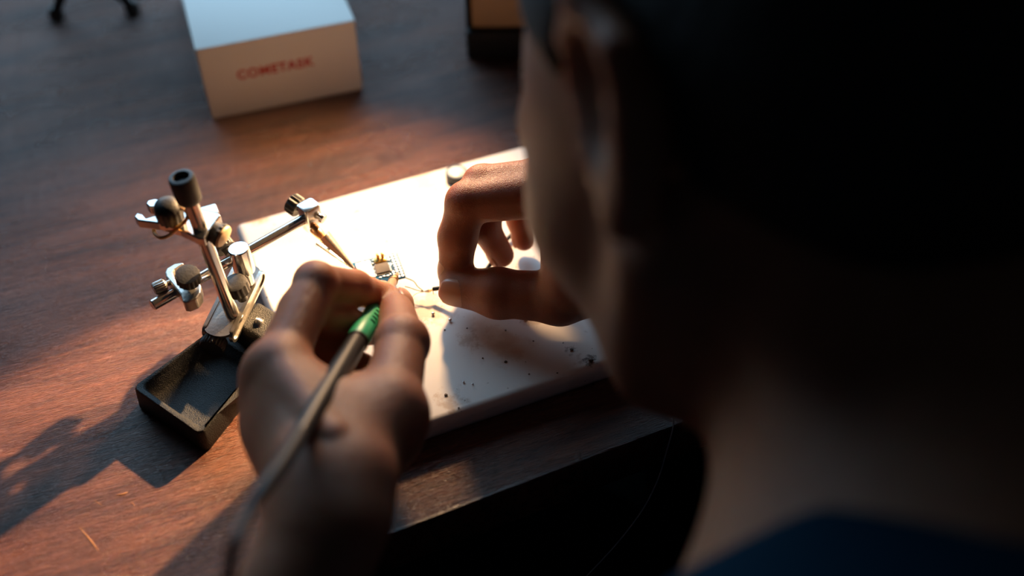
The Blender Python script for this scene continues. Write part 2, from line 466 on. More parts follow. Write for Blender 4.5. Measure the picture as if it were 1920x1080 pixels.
# ------------------------------------------------------------------ helping hand
aT = (PX(370, 812, .013) - PX(245, 725, .013)); aT.z = 0; wT = aT.length + .002; aT.normalize(); bT = Vector((-aT.y, aT.x, 0))
t0 = PX(243, 727, .013); t0.z = 0
LT = 0.066
cT = t0 + aT * wT / 2 + bT * LT / 2
hh = empty('helping_hand', cT, 'chrome helping-hand stand with black cast tray base at left of board', 'soldering stand')
bm = bmesh.new()
c1 = t0 + aT * wT / 2
y0, y1 = .0, LT
def tray_out(d, r, ya, yb):
    hx = wT / 2 - d; hy = (yb - ya) / 2 - d
    out = []
    for p in rrect(hx, hy, r, 6):
        y_ = p[1] + (ya + yb) / 2; k_ = max(0.0, (y_ - .050) / .016)
        out.append((p[0] * (1 - .46 * k_) - .0065 * k_, y_))
    return out
rim = .013
add_loops(bm, c1, aT, bT, Z, [
    (tray_out(.0004, .0035, 0, LT), 0), (tray_out(0, .0035, 0, LT), .0006), (tray_out(.0006, .0035, 0, LT), rim - .001), (tray_out(.0013, .003, 0, LT), rim),
    (tray_out(.0030, .003, 0, .050), rim), (tray_out(.0038, .003, 0, .050), rim - .0007), (tray_out(.0058, .004, 0, .050), .0050), (tray_out(.0075, .004, 0, .050), .0042)])
obj('tray', bm, M_CAST, hh, sharp=50)
# raised post block
bm = bmesh.new()
cblk = t0 + aT * .0270 + bT * .0600
def blk(d, s=1.0): return [(p[0] * s, p[1]) for p in rrect(.0130 - d, .0095 - d, .0035, 5)]
add_loops(bm, cblk + Z * (rim - .001), aT, bT, Z, [(blk(-.001), .0004), (blk(-.0004), .002), (blk(.0002), .009), (blk(.0012), .0115), (blk(.003), .0122)])
obj('post_block', bm, M_CAST, hh, sharp=60)
zblk = rim + .011
# inverted U channel of bright steel
A = PX(412, 612, .029); B = PX(461, 512, .034)
cdx = (B - A).normalized(); csx = Vector((cdx.y, -cdx.x, 0)).normalized(); cup = csx.cross(cdx).normalized()
if cup.z < 0: cup = -cup
wch = .0132
def chan_out(k):
    return None
bm = bmesh.new()
la = (B - A).length
ol = []
for k in range(9):
    a = PI / 2 + PI * k / 8 * 0 ; 
pts = []
for cx_, a0 in ((la + .002, -90), (-.002, 90)):
    for k in range(9):
        a = math.radians(a0 + 180 * k / 8)
        pts.append((cx_ + math.cos(a) * .0035, math.sin(a) * wch / 2))
add_loops(bm, A, cdx, csx, cup, [(pts, -.0016), (pts, 0)])
obj('channel_top', bm, M_STEEL, hh)
for s in (1, -1):
    bm = bmesh.new()
    prof = []
    for cx_, a0 in ((la + .001, -90), (-.001, 90)):
        for k in range(9):
            a = math.radians(a0 + 180 * k / 8)
            prof.append((cx_ + math.cos(a) * .0036, -.0032 + math.sin(a) * .0036))
    rad = len(prof)
    rims = [((p[0] if True else 0), p[1]) for p in prof]
    cen = (la / 2, -.0032)
    inner = [(cen[0] + (p[0] - cen[0]) * .93, cen[1] + (p[1] - cen[1]) * .68) for p in prof]
    o_ = A + csx * (s * (wch / 2 - .0006))
    add_loops(bm, o_, cdx, cup, csx * s, [(prof, 0), (prof, .0018), (inner, .0018), (inner, .0010)])
    obj('channel_side', bm, M_STEEL, hh)
# bolt dome on the right and the knurled nut at the near end
bm = bmesh.new(); add_lathe(bm, PX(470, 608, .022), csx, [(.0022, 0), (.0022, .003), (.0042, .003), (.0042, .0045), (.0034, .0062), (.0018, .0070), (0, .0072)], 20); obj('bolt_head', bm, M_CHROME, hh)
bm = bmesh.new(); add_lathe(bm, PX(410, 625, .0225) - cdx * .003, -cdx, [(0, 0), (.0058, 0), (.0062, .0006), (.0062, .0050), (.0056, .0057), (0, .0057)], 0, 22, .0006); obj('knurled_nut', bm, M_KNOB, hh)
# black thumb knob on the channel
kb = PX(455, 560, .034); ktop = PX(440, 528, .047)
bm = bmesh.new(); ka = (ktop - kb); hk = ka.length
add_lathe(bm, kb, ka, [(0, 0), (.0024, 0), (.0024, hk - .0075), (.0050, hk - .0075), (.0058, hk - .0065), (.0058, hk - .0014), (.0054, hk - .0006), (.0040, hk), (0, hk + .0003)], 0, 14, .0007); obj('thumb_knob', bm, M_KNOB, hh)
# leaning rod
r0 = PX(438, 594, .028); r1 = PX(347, 352, .108)
bm = bmesh.new(); add_tube(bm, [r0, r0.lerp(r1, .5), r1], .0033, 24); obj('leaning_rod', bm, M_CHROME, hh)
ax = (r1 - r0).normalized()
bm = bmesh.new(); add_lathe(bm, r0 - ax * .001, ax, [(.0031, 0), (.0046, 0), (.0046, .0016), (.0040, .0022), (.0031, .0022)], 24); obj('rod_collar', bm, M_STEEL, hh)
capb = r1 - ax * .0075
bm = bmesh.new(); add_lathe(bm, capb, ax, [(.0031, 0), (.0046, .0), (.0054, .001), (.0056, .003), (.0056, .0125), (.0053, .0135), (.0046, .0138), (.0036, .0137), (.0033, .0128), (.0033, .0115), (0, .0115)], 32); obj('rod_cap', bm, M_KNOB, hh)
# short post that carries the cross rod
p0 = PX(466, 530, .034); p1 = PX(447, 465, .056)
axp = (p1 - p0).normalized(); hp = (p1 - p0).length
bm = bmesh.new(); add_lathe(bm, p0, axp, [(0, 0), (.0030, 0), (.0030, hp * .35), (.0049, hp * .36), (.0051, hp * .40), (.0051, hp - .0005), (.0047, hp), (.0030, hp + .0001), (0, hp + .0001)], 28); obj('swivel_post', bm, M_CHROME, hh)
# cross rod
x0 = PX(285, 573, .046); x1 = PX(590, 400, .046)
xd = (x1 - x0).normalized(); xs = Vector((xd.y, -xd.x, 0))
bm = bmesh.new(); add_lathe(bm, x0, xd, [(0, .0004), (.0022, .0), (.0027, .0004), (.0027, (x1 - x0).length), (0, (x1 - x0).length)], 24); obj('cross_rod', bm, M_CHROME, hh)
# black knob beside the swivel post
kb = PX(433, 478, .047)
bm = bmesh.new(); add_lathe(bm, kb + xs * -.001 , (-xs * 0.9 + Z * .35), [(0, 0), (.0020, 0), (.0020, .003), (.0050, .003), (.0054, .0036), (.0054, .009), (.0049, .0097), (0, .0098)], 0, 14, .0008); obj('thumb_knob', bm, M_KNOB, hh)

# left clamp with its knobs
lc = x0.lerp(x1, .215)
zo = [(550, 292), (566, 250), (640, 205), (716, 193), (735, 208), (690, 236), (645, 265), (630, 290), (645, 345), (680, 405), (725, 440), (800, 405), (878, 388), (893, 415), (891, 482), (850, 540), (765, 575), (722, 570), (700, 500), (622, 405), (562, 335)]
bm = bmesh.new(); prism(bm, [PX(200 + x / 5.05, 453 + y / 5.05, .0515) for x, y in zo][::-1], Vector((0, 0, -.0065)))
o2 = obj('clamp_jaw', bm, M_STEEL, hh, smooth=False); bevelmod(o2, .0007, 2)
kc = PX(351, 514, .060); kd = (CAM - kc).normalized() * .55 + Z * .8 + V * .1
kd.normalize()
bm = bmesh.new(); add_lathe(bm, kc - kd * .009, kd, [(0, 0), (.0022, 0), (.0022, .0035), (.0052, .0035), (.0058, .0042), (.0058, .0080), (.0052, .0090), (.0030, .0094), (0, .0094)], 0, 16, .0007); obj('clamp_knob', bm, M_KNOB, hh)
sa = PX(333, 523, .050); sb = PX(288, 543, .050); sd = (sb - sa).normalized(); sl = (sb - sa).length
bm = bmesh.new(); add_lathe(bm, sa, sd, [(0, 0), (.0014, 0), (.0014, sl - .0064), (.0022, sl - .0060), (.0031, sl - .0052), (.0031, sl - .0008), (.0026, sl), (0, sl)], 0, 18, .0003); obj('thumb_screw', bm, M_STEEL, hh)
# right clamp
rc = PX(580, 405, .046)
bm = bmesh.new(); rbox(bm, rc - Z * .004 + xd * .0005, xd, xs, Z, .0046, .0042, .0110, .0016, .0005); obj('clip_clamp', bm, M_CHROME, hh)
bm = bmesh.new(); rbox(bm, PX(583, 428, .034), xd, xs, Z, .0032, .0030, .0075, .0012, .0004); obj('clamp_jaw', bm, M_CHROME, hh)
ka = PX(570, 396, .046); kdn = (PX(548, 381, .048) - ka).normalized()
bm = bmesh.new(); add_lathe(bm, ka, kdn, [(.0018, 0), (.0018, .003), (.0048, .0028), (.0054, .0034), (.0054, .0080), (.0048, .0086), (.0030, .0086), (.0026, .0070), (0, .0070)], 0, 14, .0008); obj('clamp_knob', bm, M_KNOB, hh)
bm = bmesh.new(); add_lathe(bm, PX(596, 404, .047), -kdn, [(0, 0), (.0016, 0), (.0016, .002), (.0024, .0022), (.0024, .0038), (0, .0042)], 14); obj('clamp_screw', bm, M_CHROME, hh)
# alligator clip
ca = PX(594, 434, .040); cb_ = PX(664, 504, .0235)
cl = (cb_ - ca); Lc = cl.length; cl.normalize(); cs_ = frame(cl)[0]; cu_ = cl.cross(cs_)
if cu_.z < 0: cu_ = -cu_; cs_ = -cs_
clip = empty('alligator_clip', ca, None, None); del_ = clip
bpy.data.objects.remove(clip)
bm = bmesh.new(); add_lathe(bm, ca - cl * .003, cl, [(0, 0), (.0020, 0), (.0026, .001), (.0024, .005), (.0018, .008), (0, .008)], 16); obj('clip_socket', bm, M_COPPER, hh)
def jaw(zs, wide0, name, tilt):
    bm = bmesh.new(); n = 12; top = []; rings = []
    for i in range(n + 1):
        t = i / n; wd = wide0 * (1 - t) ** .8 + .0006
        o_ = ca + cl * (.004 + (Lc - .004) * t) + cu_ * (zs * (1 - t) * tilt + zs * .0002)
        th = .0005
        sgn = 1 if zs > 0 else -1
        ring = []
        for q in range(7):
            a = -1 + 2 * q / 6
            h = sgn * (1 - a * a) * wd * .55
            tooth = 0
            if i > n * .45 and q in (0, 6): tooth = -sgn * (.0004 if i % 2 else 0)
            ring.append(bm.verts.new(o_ + cs_ * wd * a + cu_ * (h + tooth)))
        for q in range(6, -1, -1):
            a = -1 + 2 * q / 6
            h = sgn * (1 - a * a) * wd * .55 - sgn * th
            ring.append(bm.verts.new(o_ + cs_ * wd * a * .86 + cu_ * h))
        rings.append(ring)
    for a, b in zip(rings, rings[1:]):
        for k in range(len(a)): bm.faces.new((a[k], a[(k + 1) % len(a)], b[(k + 1) % len(a)], b[k]))
    bm.faces.new(list(reversed(rings[0]))); bm.faces.new(rings[-1])
    return obj(name, bm, M_STEEL, hh, sharp=50)
jaw(1, .0031, 'clip_jaw', .0022); jaw(-1, .0031, 'clip_jaw', .0030)
bm = bmesh.new(); add_tube(bm, [ca + cl * .010 - cs_ * .0034, ca + cl * .010 + cs_ * .0034], .0010, 10); obj('clip_pin', bm, M_STEEL, hh)

# fork plate high on the leaning rod, its ball knob, side knob and rubber band
ZF = .0855
outline = [(251, 406), (257, 398), (266, 401), (273, 409), (290, 404), (300, 398), (296, 388), (280, 388), (273, 382), (277, 375), (290, 372), (312, 374), (345, 382), (377, 391), (408, 398), (414, 403), (398, 424), (383, 447), (371, 447), (337, 430), (297, 418), (258, 413)]
bm = bmesh.new(); prism(bm, [PX(x, y, ZF) for x, y in outline][::-1], (0, 0, -.0046))
fk = obj('fork_plate', bm, M_CHROME, hh, smooth=False); bevelmod(fk, .0006, 2)
bm = bmesh.new(); kb = PX(322, 412, ZF - .0005)
kd = (PX(311, 381, ZF + .012) - kb); hk = kd.length
add_lathe(bm, kb, kd, [(0, 0), (.0022, 0), (.0022, .001), (.0050, .0012), (.0060, .002), (.0062, hk * .6), (.0056, hk * .82), (.0042, hk * .95), (.0020, hk), (0, hk + .0001)], 0, 14, .0007); obj('clamp_knob', bm, M_KNOB, hh)
bm = bmesh.new(); ka = PX(392, 428, ZF - .003); kd = (PX(428, 449, ZF - .006) - ka)
add_lathe(bm, ka, kd, [(.0020, 0), (.0020, .0015), (.0042, .0016), (.0050, .0025), (.0050, .0050), (.0056, .0056), (.0056, .0066), (.0045, .0074), (0, .0076)], 0, 14, .0005); obj('side_knob', bm, M_KNOB, hh)
bm = bmesh.new(); add_lathe(bm, ka + kd.normalized() * .0072, kd, [(0, 0), (.0054, 0), (.0050, .0010), (.0030, .0018), (0, .0021)], 24); tag(obj('knob_cap', bm, mat('cream_cap', (.55, .40, .24), .5), hh), 'cream end cap of knob')
bm = bmesh.new(); rbox(bm, PX(398, 424, ZF - .010), (U), V, Z, .0042, .0036, .0095, .001, .0004); obj('clamp_jaw', bm, M_STEEL, hh)
band = [PX(347, 394, .0945), PX(352, 404, .0925), PX(346, 416, .0885), PX(330, 430, .0875), PX(318, 441, .0815), PX(302, 446, .0785), PX(290, 437, .0775), PX(290, 425, .079), PX(300, 412, .079), PX(322, 396, .082), PX(338, 390, .0925)]
bm = bmesh.new(); pts = spline(band + [band[0]], 6)[:-1]; add_tube(bm, pts, .00085, 8, closed=True)
tag(obj('rubber_band', bm, M_BAND), 'yellow rubber band looped round the chrome fork plate', 'rubber band')

# ------------------------------------------------------------------ circuit board in the clip
ZP = .0225
q0 = PX(744, 474, ZP); q1 = PX(761, 519, ZP)
pv = (q1 - q0); pv.z = 0; Hp = pv.length; pv.normalize(); pu = Vector((-(-pv.y), -pv.x, 0))
pu = Vector((pv.y, -pv.x, 0))
if pu.x > 0: pu = -pu                       # pu runs to the left along the long side
Wp = (PX(663, 503, ZP) - q0).dot(pu)
cP = q0 + pu * Wp / 2 + pv * Hp / 2
pcb = empty('circuit_board', cP, 'small blue circuit board with gold connector held between clip and fingertips', 'circuit board')
bm = bmesh.new(); rbox(bm, cP - Z * .001, pu, pv, Z, Wp / 2, Hp / 2, .0010, .0004, .0001); obj('substrate', bm, M_PCB, pcb)
def on(uu, vv, z=0): return q0 + pu * uu + pv * vv + Z * z
bm = bmesh.new()
for i in range(3):
    for j in range(9):
        if i == 2 and j in (2, 4, 5): continue
        c = on(.0012 + i * .0019, .0011 + j * .00197, 0.0)
        add_lathe(bm, c, Z, [(.00030, 0), (.00064, 0), (.00064, .00012), (.00030, .00012), (.00030, .0)], 12)
tag(obj('solder_pads', bm, M_PAD, pcb), kind='stuff')
bm = bmesh.new(); rbox(bm, on(.0098, .0093, 0), pu, pv, Z, .0034, .0033, .0012, .0002, .0001); obj('chip', bm, M_CHIP, pcb)
bm = bmesh.new()
for k in range(7):
    for s in (-1, 1):
        rbox(bm, on(.0098 + (k - 3) * .0009, .0093 + s * .0037, 0), pu, pv, Z, .0002, .0005, .0005, .00008, .00005)
        rbox(bm, on(.0098 + s * .0038, .0093 + (k - 3) * .0009, 0), pu, pv, Z, .0005, .0002, .0005, .00008, .00005)
tag(obj('chip_legs', bm, M_PAD, pcb), kind='stuff')
bm = bmesh.new(); rbox(bm, on(.0094, .0034, 0), pu, pv, Z, .0030, .0017, .0016, .0004, .00015); obj('connector', bm, M_GOLD, pcb)
for s in (-1, 1):
    bm = bmesh.new(); rbox(bm, on(.0090 + s * .0012, .0022, .001), pu, pv, Z, .00075, .0008, .0030, .0003, .0001); obj('connector_pin', bm, M_GOLD, pcb)
bm = bmesh.new(); rbox(bm, on(.0182, .0085, 0), pu, pv, Z, .0038, .0062, .0014, .0004, .00015); obj('metal_shield', bm, M_SHIELD, pcb)
bm = bmesh.new()
rng = random.Random(3)
for (uu, vv) in [(.0135, .004), (.0138, .007), (.0139, .010), (.0137, .013), (.0070, .0145), (.0085, .0150), (.0103, .0147), (.0122, .0150), (.0155, .0016), (.018, .0014), (.0128, .0018), (.0055, .004), (.0057, .0085), (.0150, .0160), (.0175, .0162)]:
    rbox(bm, on(uu, vv, 0), pu, pv, Z, .0004 + rng.random() * .0003, .0003 + rng.random() * .0002, .0005, .0001, .00005)
tag(obj('tiny_components', bm, M_PAD, pcb), kind='stuff')

# ------------------------------------------------------------------ soldering iron
IA = PX(746, 512, .0245); IB = PX(596, 762, .098)
ia = (IB - IA).normalized(); Li = (IB - IA).length
iron = empty('soldering_iron', IA, 'green and black soldering iron held in the left hand', 'soldering iron')
bm = bmesh.new(); add_lathe(bm, IA, ia, [(0, 0), (.0006, .0006), (.0010, .002), (.0012, .006), (.0012, .009)], 18); tag(obj('tip', bm, M_CERAMIC, iron), 'brown pointed tip')
bm = bmesh.new(); add_lathe(bm, IA, ia, [(.0011, .0058), (.0014, .0060), (.0016, .010), (.0022, .015), (.0022, .045), (.0034, .047), (.0036, .052)], 24); obj('heater_sleeve', bm, M_CERAMIC, iron)
for k in range(3):
    bm = bmesh.new(); pts = []
    for i in range(25):
        a = 2 * PI * i / 24 * 1.0; x, y, z = frame(ia)
        pts.append(IA + ia * (.0085 + k * .0022 + .0006 * i / 24) + (x * math.cos(a) + y * math.sin(a)) * (.0018 + k * .0002))
    add_tube(bm, pts, .00022, 6); obj('wire_wrap', bm, M_COPPER if k else M_KNOB, iron)
g0 = .056; g1 = .096
bm = bmesh.new(); add_lathe(bm, IA, ia, [(.0034, .050), (.0041, g0 - .002), (.0044, g0)], 32); obj('grip_nose', bm, M_BLACK, iron)
bm = bmesh.new(); add_lathe(bm, IA, ia, [(.0043, g0), (.0044, g0 + .0004), (.0047, .066), (.0049, .080), (.0050, g1 - .0003), (.0048, g1)], 36); obj('grip', bm, M_GREEN, iron)
x, y, z = frame(ia, CAM - IA)
tocam = (CAM - (IA + ia * .07)); tocam = (tocam - ia * tocam.dot(ia)).normalized(); side = ia.cross(tocam)
for k in range(5):
    h = .063 + k * .0042; rr = .0046 + k * .00012
    bm = bmesh.new(); pts = []
    for i in range(7):
        a = math.radians(-6 + 30 * i / 6 * 1.0) 
        pts.append(IA + ia * h + (tocam * math.cos(a + .12) - side * math.sin(a + .12)) * rr)
    add_tube(bm, pts, .00042, 6); obj('grip_slot', bm, M_SLOT, iron)
bm = bmesh.new(); add_lathe(bm, IA, ia, [(.0048, g1), (.0051, g1 + .0003), (.0051, g1 + .0015), (.0045, g1 + .002), (.0045, .118), (.0043, Li - .004), (.0040, Li + .006), (.0036, Li + .016), (.0033, Li + .026)], 36); obj('barrel', bm, M_BARREL, iron)
bm = bmesh.new(); ce = IA + ia * (Li + .024)
cab = [ce, PX(530, 868, .124), PX(492, 918, .133), PX(462, 968, .136), PX(440, 1020, .142), PX(430, 1075, .132), PX(422, 1140, .116), PX(405, 1235, .085), PX(370, 1330, .040), PX(320, 1400, -.02), PX(260, 1440, -.09)]
pts = spline(cab, 8); n = len(pts)
add_tube(bm, pts, [max(.0019, .0033 - .0014 * min(1, i / 20)) for i in range(n)], 16); obj('cord', bm, M_CABLE, iron)

# ------------------------------------------------------------------ wires by the board
bm = bmesh.new()
cpts = [PX(812, 542, .0175), PX(827, 540, .019), PX(850, 536, .021), PX(880, 525, .021), (PX(906, 512, .020)), PX(925, 487, .0165), PX(945, 455, .015), PX(975, 430, .0145), PX(1020, 420, .014), PX(1080, 430, .014), PX(1150, 470, .014)]
lead = empty('stripped_cable', PX(812, 542, .0145), 'thin black cable with bare copper end pinched by right thumb', 'cable')
add_tube(bm, spline(cpts, 6), .0011, 12); obj('jacket', bm, M_CABLE, lead)
bm = bmesh.new()
for k in range(4):
    o_ = Vector((0, .0003 * (k - 1.5), .0002 * ((k * 7) % 3 - 1)))
    add_tube(bm, spline([PX(812, 542, .0175) + o_, PX(803, 545, .0175) + o_ * 1.5, PX(790, 547, .0165) - o_], 4), .0003, 6)
obj('bare_strands', bm, M_COPPER, lead)
bm = bmesh.new(); add_tube(bm, spline([PX(793, 545, .0172), PX(783, 537, .018), PX(775, 527, .0205), PX(761, 521, .0228)], 6), .00028, 6); tag(obj('green_strand', bm, M_WGREEN, lead), 'bright green fine wire')
bm = bmesh.new(); add_tube(bm, spline([PX(792, 546, .0168), PX(781, 544, .0175), PX(770, 540, .019), PX(759, 537, .020)], 6), .00022, 6); tag(obj('dark_strand', bm, M_WDARK, lead), 'dark green fine wire')
bm = bmesh.new(); add_tube(bm, spline([PX(792, 546, .0165), PX(785, 549, .0160), PX(778, 552, .0152), PX(770, 562, .0140), PX(768, 571, .0128)], 6), .00015, 6); obj('loose_strand', bm, M_COPPER, lead)
bm = bmesh.new(); add_tube(bm, spline([PX(812, 543, .0172), PX(812, 547, .0166), PX(813, 552, .0155)], 4), .00018, 6); obj('loose_strand', bm, M_COPPER, lead)

bm = bmesh.new(); tp = [PX(1263, 770, .004), PX(1262, 800, .0), PX(1250, 845, -.012), PX(1233, 900, -.03), PX(1205, 955, -.04), PX(1160, 1015, -.05), PX(1100, 1080, -.055), PX(1020, 1160, -.06)]
add_tube(bm, spline(tp, 8), .00032, 8)
tag(obj('loose_thread', bm, M_GREY), 'thin pale thread hanging over the near table edge', 'thread')

# ------------------------------------------------------------------ small round tin, beads and crumbs
tb = PX(857, 335, BT); tin = empty('round_tin', tb, 'small round dark-rimmed tin with pale lid behind the right hand', 'tin')
bm = bmesh.new(); add_lathe(bm, tb, Z, [(0, 0), (.0058, 0), (.0063, .0006), (.0063, .0045), (.0059, .0052), (.0050, .0052), (.0050, .0044), (0, .0044)], 36); obj('rim', bm, M_RIM, tin)
bm = bmesh.new(); add_lathe(bm, tb, Z, [(0, .0044), (.0049, .0044), (.0048, .0050), (.0040, .0054), (0, .0055)], 32); obj('lid', bm, M_DISC, tin)

def bead_mesh(r, sq=.8, seed=0):
    bm = bmesh.new(); bmesh.ops.create_icosphere(bm, subdivisions=2, radius=r)
    g_ = random.Random(seed)
    for v in bm.verts: v.co *= .85 + (.12 if sq > .6 else .45) * (g_.random() - .5); v.co.z = v.co.z * sq + r * sq
    return bm
protos = {}
def crumb(px, py, r, z, material, label, cat, group=None, sq=.8, name='solder_bead'):
    key = (round(r, 5), material.name, sq)
    if key not in protos:
        o = obj(name, bead_mesh(r, sq, len(protos)), material, sharp=0); protos[key] = o
    else:
        o = protos[key].copy(); COL.objects.link(o)
    o.location = PX(px, py, z); o.rotation_euler = (0, 0, px)
    for k_ in ('label', 'category', 'group'):
        if k_ in o: del o[k_]
    return tag(o, label, cat, group)
G1 = 'solder beads scattered on the wood in front of the box'
for (px, py, r, lb) in ((467, 352, .0008, 'shiny solder bead on wood, nearest the helping hand cap'), (409, 331, .0005, 'faint small solder bead, leftmost on the wood'),
                        (582, 311, .0009, 'brightest solder bead on wood below the white box'), (614, 295, .0005, 'small solder bead on wood, farthest from the board'), (655, 303, .0006, 'small solder bead on wood, rightmost of the row')):
    crumb(px, py, r, 0, M_SOLDER, lb, 'solder bead', G1)
crumb(812, 590, .0010, BT, M_SOLDER, 'round solder bead on the board just below the copper wire', 'solder bead')
crumb(844, 602, .0010, BT, M_SOLDER, 'solder bead on the board below the right thumb nail', 'solder bead')
crumb(869, 717, .0006, BT, M_SOLDER, 'shiny solder splash at the light edge on the board', 'solder bead')
crumb(886, 721, .0005, BT, M_SOLDER, 'tiny solder splash right beside a shinier one', 'solder bead')
crumb(948, 679, .0008, BT, M_CRUMB, 'black flux crumb in the middle of the shaded board', 'crumb', sq=.4, name='flux_crumb')
crumb(836, 741, .0009, BT, M_CRUMB, 'brown flux crumb near the left hand on the board', 'crumb', sq=.4, name='flux_crumb')
crumb(1108, 676, .0014, BT, M_CRUMB, 'large dark flux crumb near the right end of the board edge', 'crumb', sq=.35, name='flux_crumb')
crumb(1072, 656, .0010, BT, M_CRUMB, 'brown flux smear beside the large dark crumb', 'crumb', sq=.25, name='flux_crumb')
crumb(984, 597, .0016, BT, M_CRUMB, 'dark flux crumb touching the lower side of the right thumb', 'crumb', sq=.4, name='flux_crumb')
for (px, py, lb) in ((834, 619, 'tiny dark flux speck on the board, leftmost under the copper wire'), (948, 620, 'tiny dark flux speck on the board below the middle of the right thumb'),
                     (876, 616, 'tiny dark flux speck on the board just right of the lower solder bead'), (905, 672, 'tiny dark flux speck left of the black crumb in mid board'),
                     (992, 702, 'tiny dark flux speck near the board edge, right of the black crumb'), (1045, 700, 'tiny dark flux speck at the near board edge, left of the brown smear'),
                     (860, 765, 'tiny dark flux speck nearest the near edge of the board'), (1000, 640, 'tiny dark flux speck below the crumb that touches the right thumb')):
    crumb(px, py, .0005, BT, M_CRUMB, lb, 'crumb', 'tiny flux specks on the board', .5, 'flux_crumb')

# ------------------------------------------------------------------ implicit surfaces for the person
def V3(p): return np.array(p, dtype=np.float32)

class Field:
    def __init__(s, X, Y, Zz): s.X, s.Y, s.Z = X, Y, Zz
    def cone(s, a, b, ra, rb):
        a = V3(a); b = V3(b); ba = b - a; L2 = float(ba @ ba) + 1e-12
        x = s.X - a[0]; y = s.Y - a[1]; z = s.Z - a[2]
        h = np.clip((x * ba[0] + y * ba[1] + z * ba[2]) / L2, 0, 1)
        return np.sqrt((x - ba[0] * h) ** 2 + (y - ba[1] * h) ** 2 + (z - ba[2] * h) ** 2) - (ra + (rb - ra) * h)
    def ball(s, c, r):
        return np.sqrt((s.X - c[0]) ** 2 + (s.Y - c[1]) ** 2 + (s.Z - c[2]) ** 2) - r
    def ell(s, c, ax, rad):
        """ellipsoid with axes ax (three unit vectors) and radii rad"""
        x = s.X - c[0]; y = s.Y - c[1]; z = s.Z - c[2]; k0 = 0; k1 = 0
        for a, r in zip(ax, rad):
            d = x * a[0] + y * a[1] + z * a[2]
            k0 = k0 + (d / r) ** 2; k1 = k1 + (d / (r * r)) ** 2
        k0 = np.sqrt(k0); return k0 * (k0 - 1) / (np.sqrt(k1) + 1e-9)

def smin(a, b, k):
    h = np.maximum(k - np.abs(a - b), 0) / k
    return np.minimum(a, b) - h * h * k * .25
def smax(a, b, k): return -smin(-a, -b, k)

def surface(fn, lo, hi, res):
    """mesh of fn = 0 in a box (surface nets)"""
    lo = np.array(lo, dtype=np.float32); hi = np.array(hi, dtype=np.float32)
    n = np.ceil((hi - lo) / res).astype(int) + 1
    ax = [lo[i] + np.arange(n[i], dtype=np.float32) * res for i in range(3)]
    X, Y, Zz = np.meshgrid(*ax, indexing='ij', sparse=True)
    D = fn(Field(X, Y, Zz)).astype(np.float32)
    D = np.broadcast_to(D, tuple(n)).copy()
    s = D < 0
    c = s[:-1, :-1, :-1]
    cnt = np.zeros(c.shape, dtype=np.int8)
    for i in (0, 1):
        for j in (0, 1):
            for k in (0, 1):
                cnt += s[i:n[0] - 1 + i, j:n[1] - 1 + j, k:n[2] - 1 + k]
    act = (cnt > 0) & (cnt < 8)
    idx = np.argwhere(act)
    vid = -np.ones(c.shape, dtype=np.int64); vid[act] = np.arange(len(idx))
    acc = np.zeros((len(idx), 3)); num = np.zeros(len(idx))
    corners = [(i, j, k) for i in (0, 1) for j in (0, 1) for k in (0, 1)]
    for a in corners:
        for d in range(3):
            if a[d] == 1: continue
            b = list(a); b[d] = 1
            da = D[idx[:, 0] + a[0], idx[:, 1] + a[1], idx[:, 2] + a[2]]
            db = D[idx[:, 0] + b[0], idx[:, 1] + b[1], idx[:, 2] + b[2]]
            m = (da < 0) != (db < 0)
            t = np.where(m, da / np.where(m, da - db, 1), 0)
            p = np.array(a, dtype=float)[None, :].repeat(len(idx), 0); p[:, d] += t
            acc[m] += p[m]; num[m] += 1
    verts = (idx + acc / num[:, None]) * res + lo
    faces = []
    for d in range(3):
        o1, o2 = [(1, 2), (2, 0), (0, 1)][d]
        sl = [slice(None)] * 3; sl2 = [slice(None)] * 3; sl[d] = slice(0, -1); sl2[d] = slice(1, None)
        a = s[tuple(sl)]; b = s[tuple(sl2)]
        ch = np.argwhere(a != b)
        ok = (ch[:, o1] > 0) & (ch[:, o2] > 0) & (ch[:, o1] < n[o1] - 1) & (ch[:, o2] < n[o2] - 1)
        ch = ch[ok]; inside = a[ch[:, 0], ch[:, 1], ch[:, 2]]
        def get(x, y):
            q = ch.copy(); q[:, o1] -= x; q[:, o2] -= y
            return vid[q[:, 0], q[:, 1], q[:, 2]]
        quad = np.stack([get(1, 1), get(0, 1), get(0, 0), get(1, 0)], 1)
        quad[~inside] = quad[~inside][:, ::-1]
        quad = quad[(quad >= 0).all(1)]
        faces.append(quad)
    return verts, np.concatenate(faces)

def mesh_from(name, parts):
    V_ = []; F_ = []; o = 0
    for v, f in parts:
        V_.append(v); F_.append(f + o); o += len(v)
    V_ = np.concatenate(V_).astype(np.float32); F_ = np.concatenate(F_).astype(np.int32)
    me = bpy.data.meshes.new(name)
    me.vertices.add(len(V_)); me.vertices.foreach_set('co', V_.ravel())
    me.loops.add(F_.size); me.loops.foreach_set('vertex_index', F_.ravel())
    me.polygons.add(len(F_)); me.polygons.foreach_set('loop_start', np.arange(0, F_.size, 4, dtype=np.int32))
    me.polygons.foreach_set('loop_total', np.full(len(F_), 4, dtype=np.int32))
    me.update(calc_edges=True); me.validate()
    me.polygons.foreach_set('use_smooth', np.ones(len(F_), dtype=bool))
    return me

mm = .001
def J(px, py, z): return PX(px, py, z * mm)

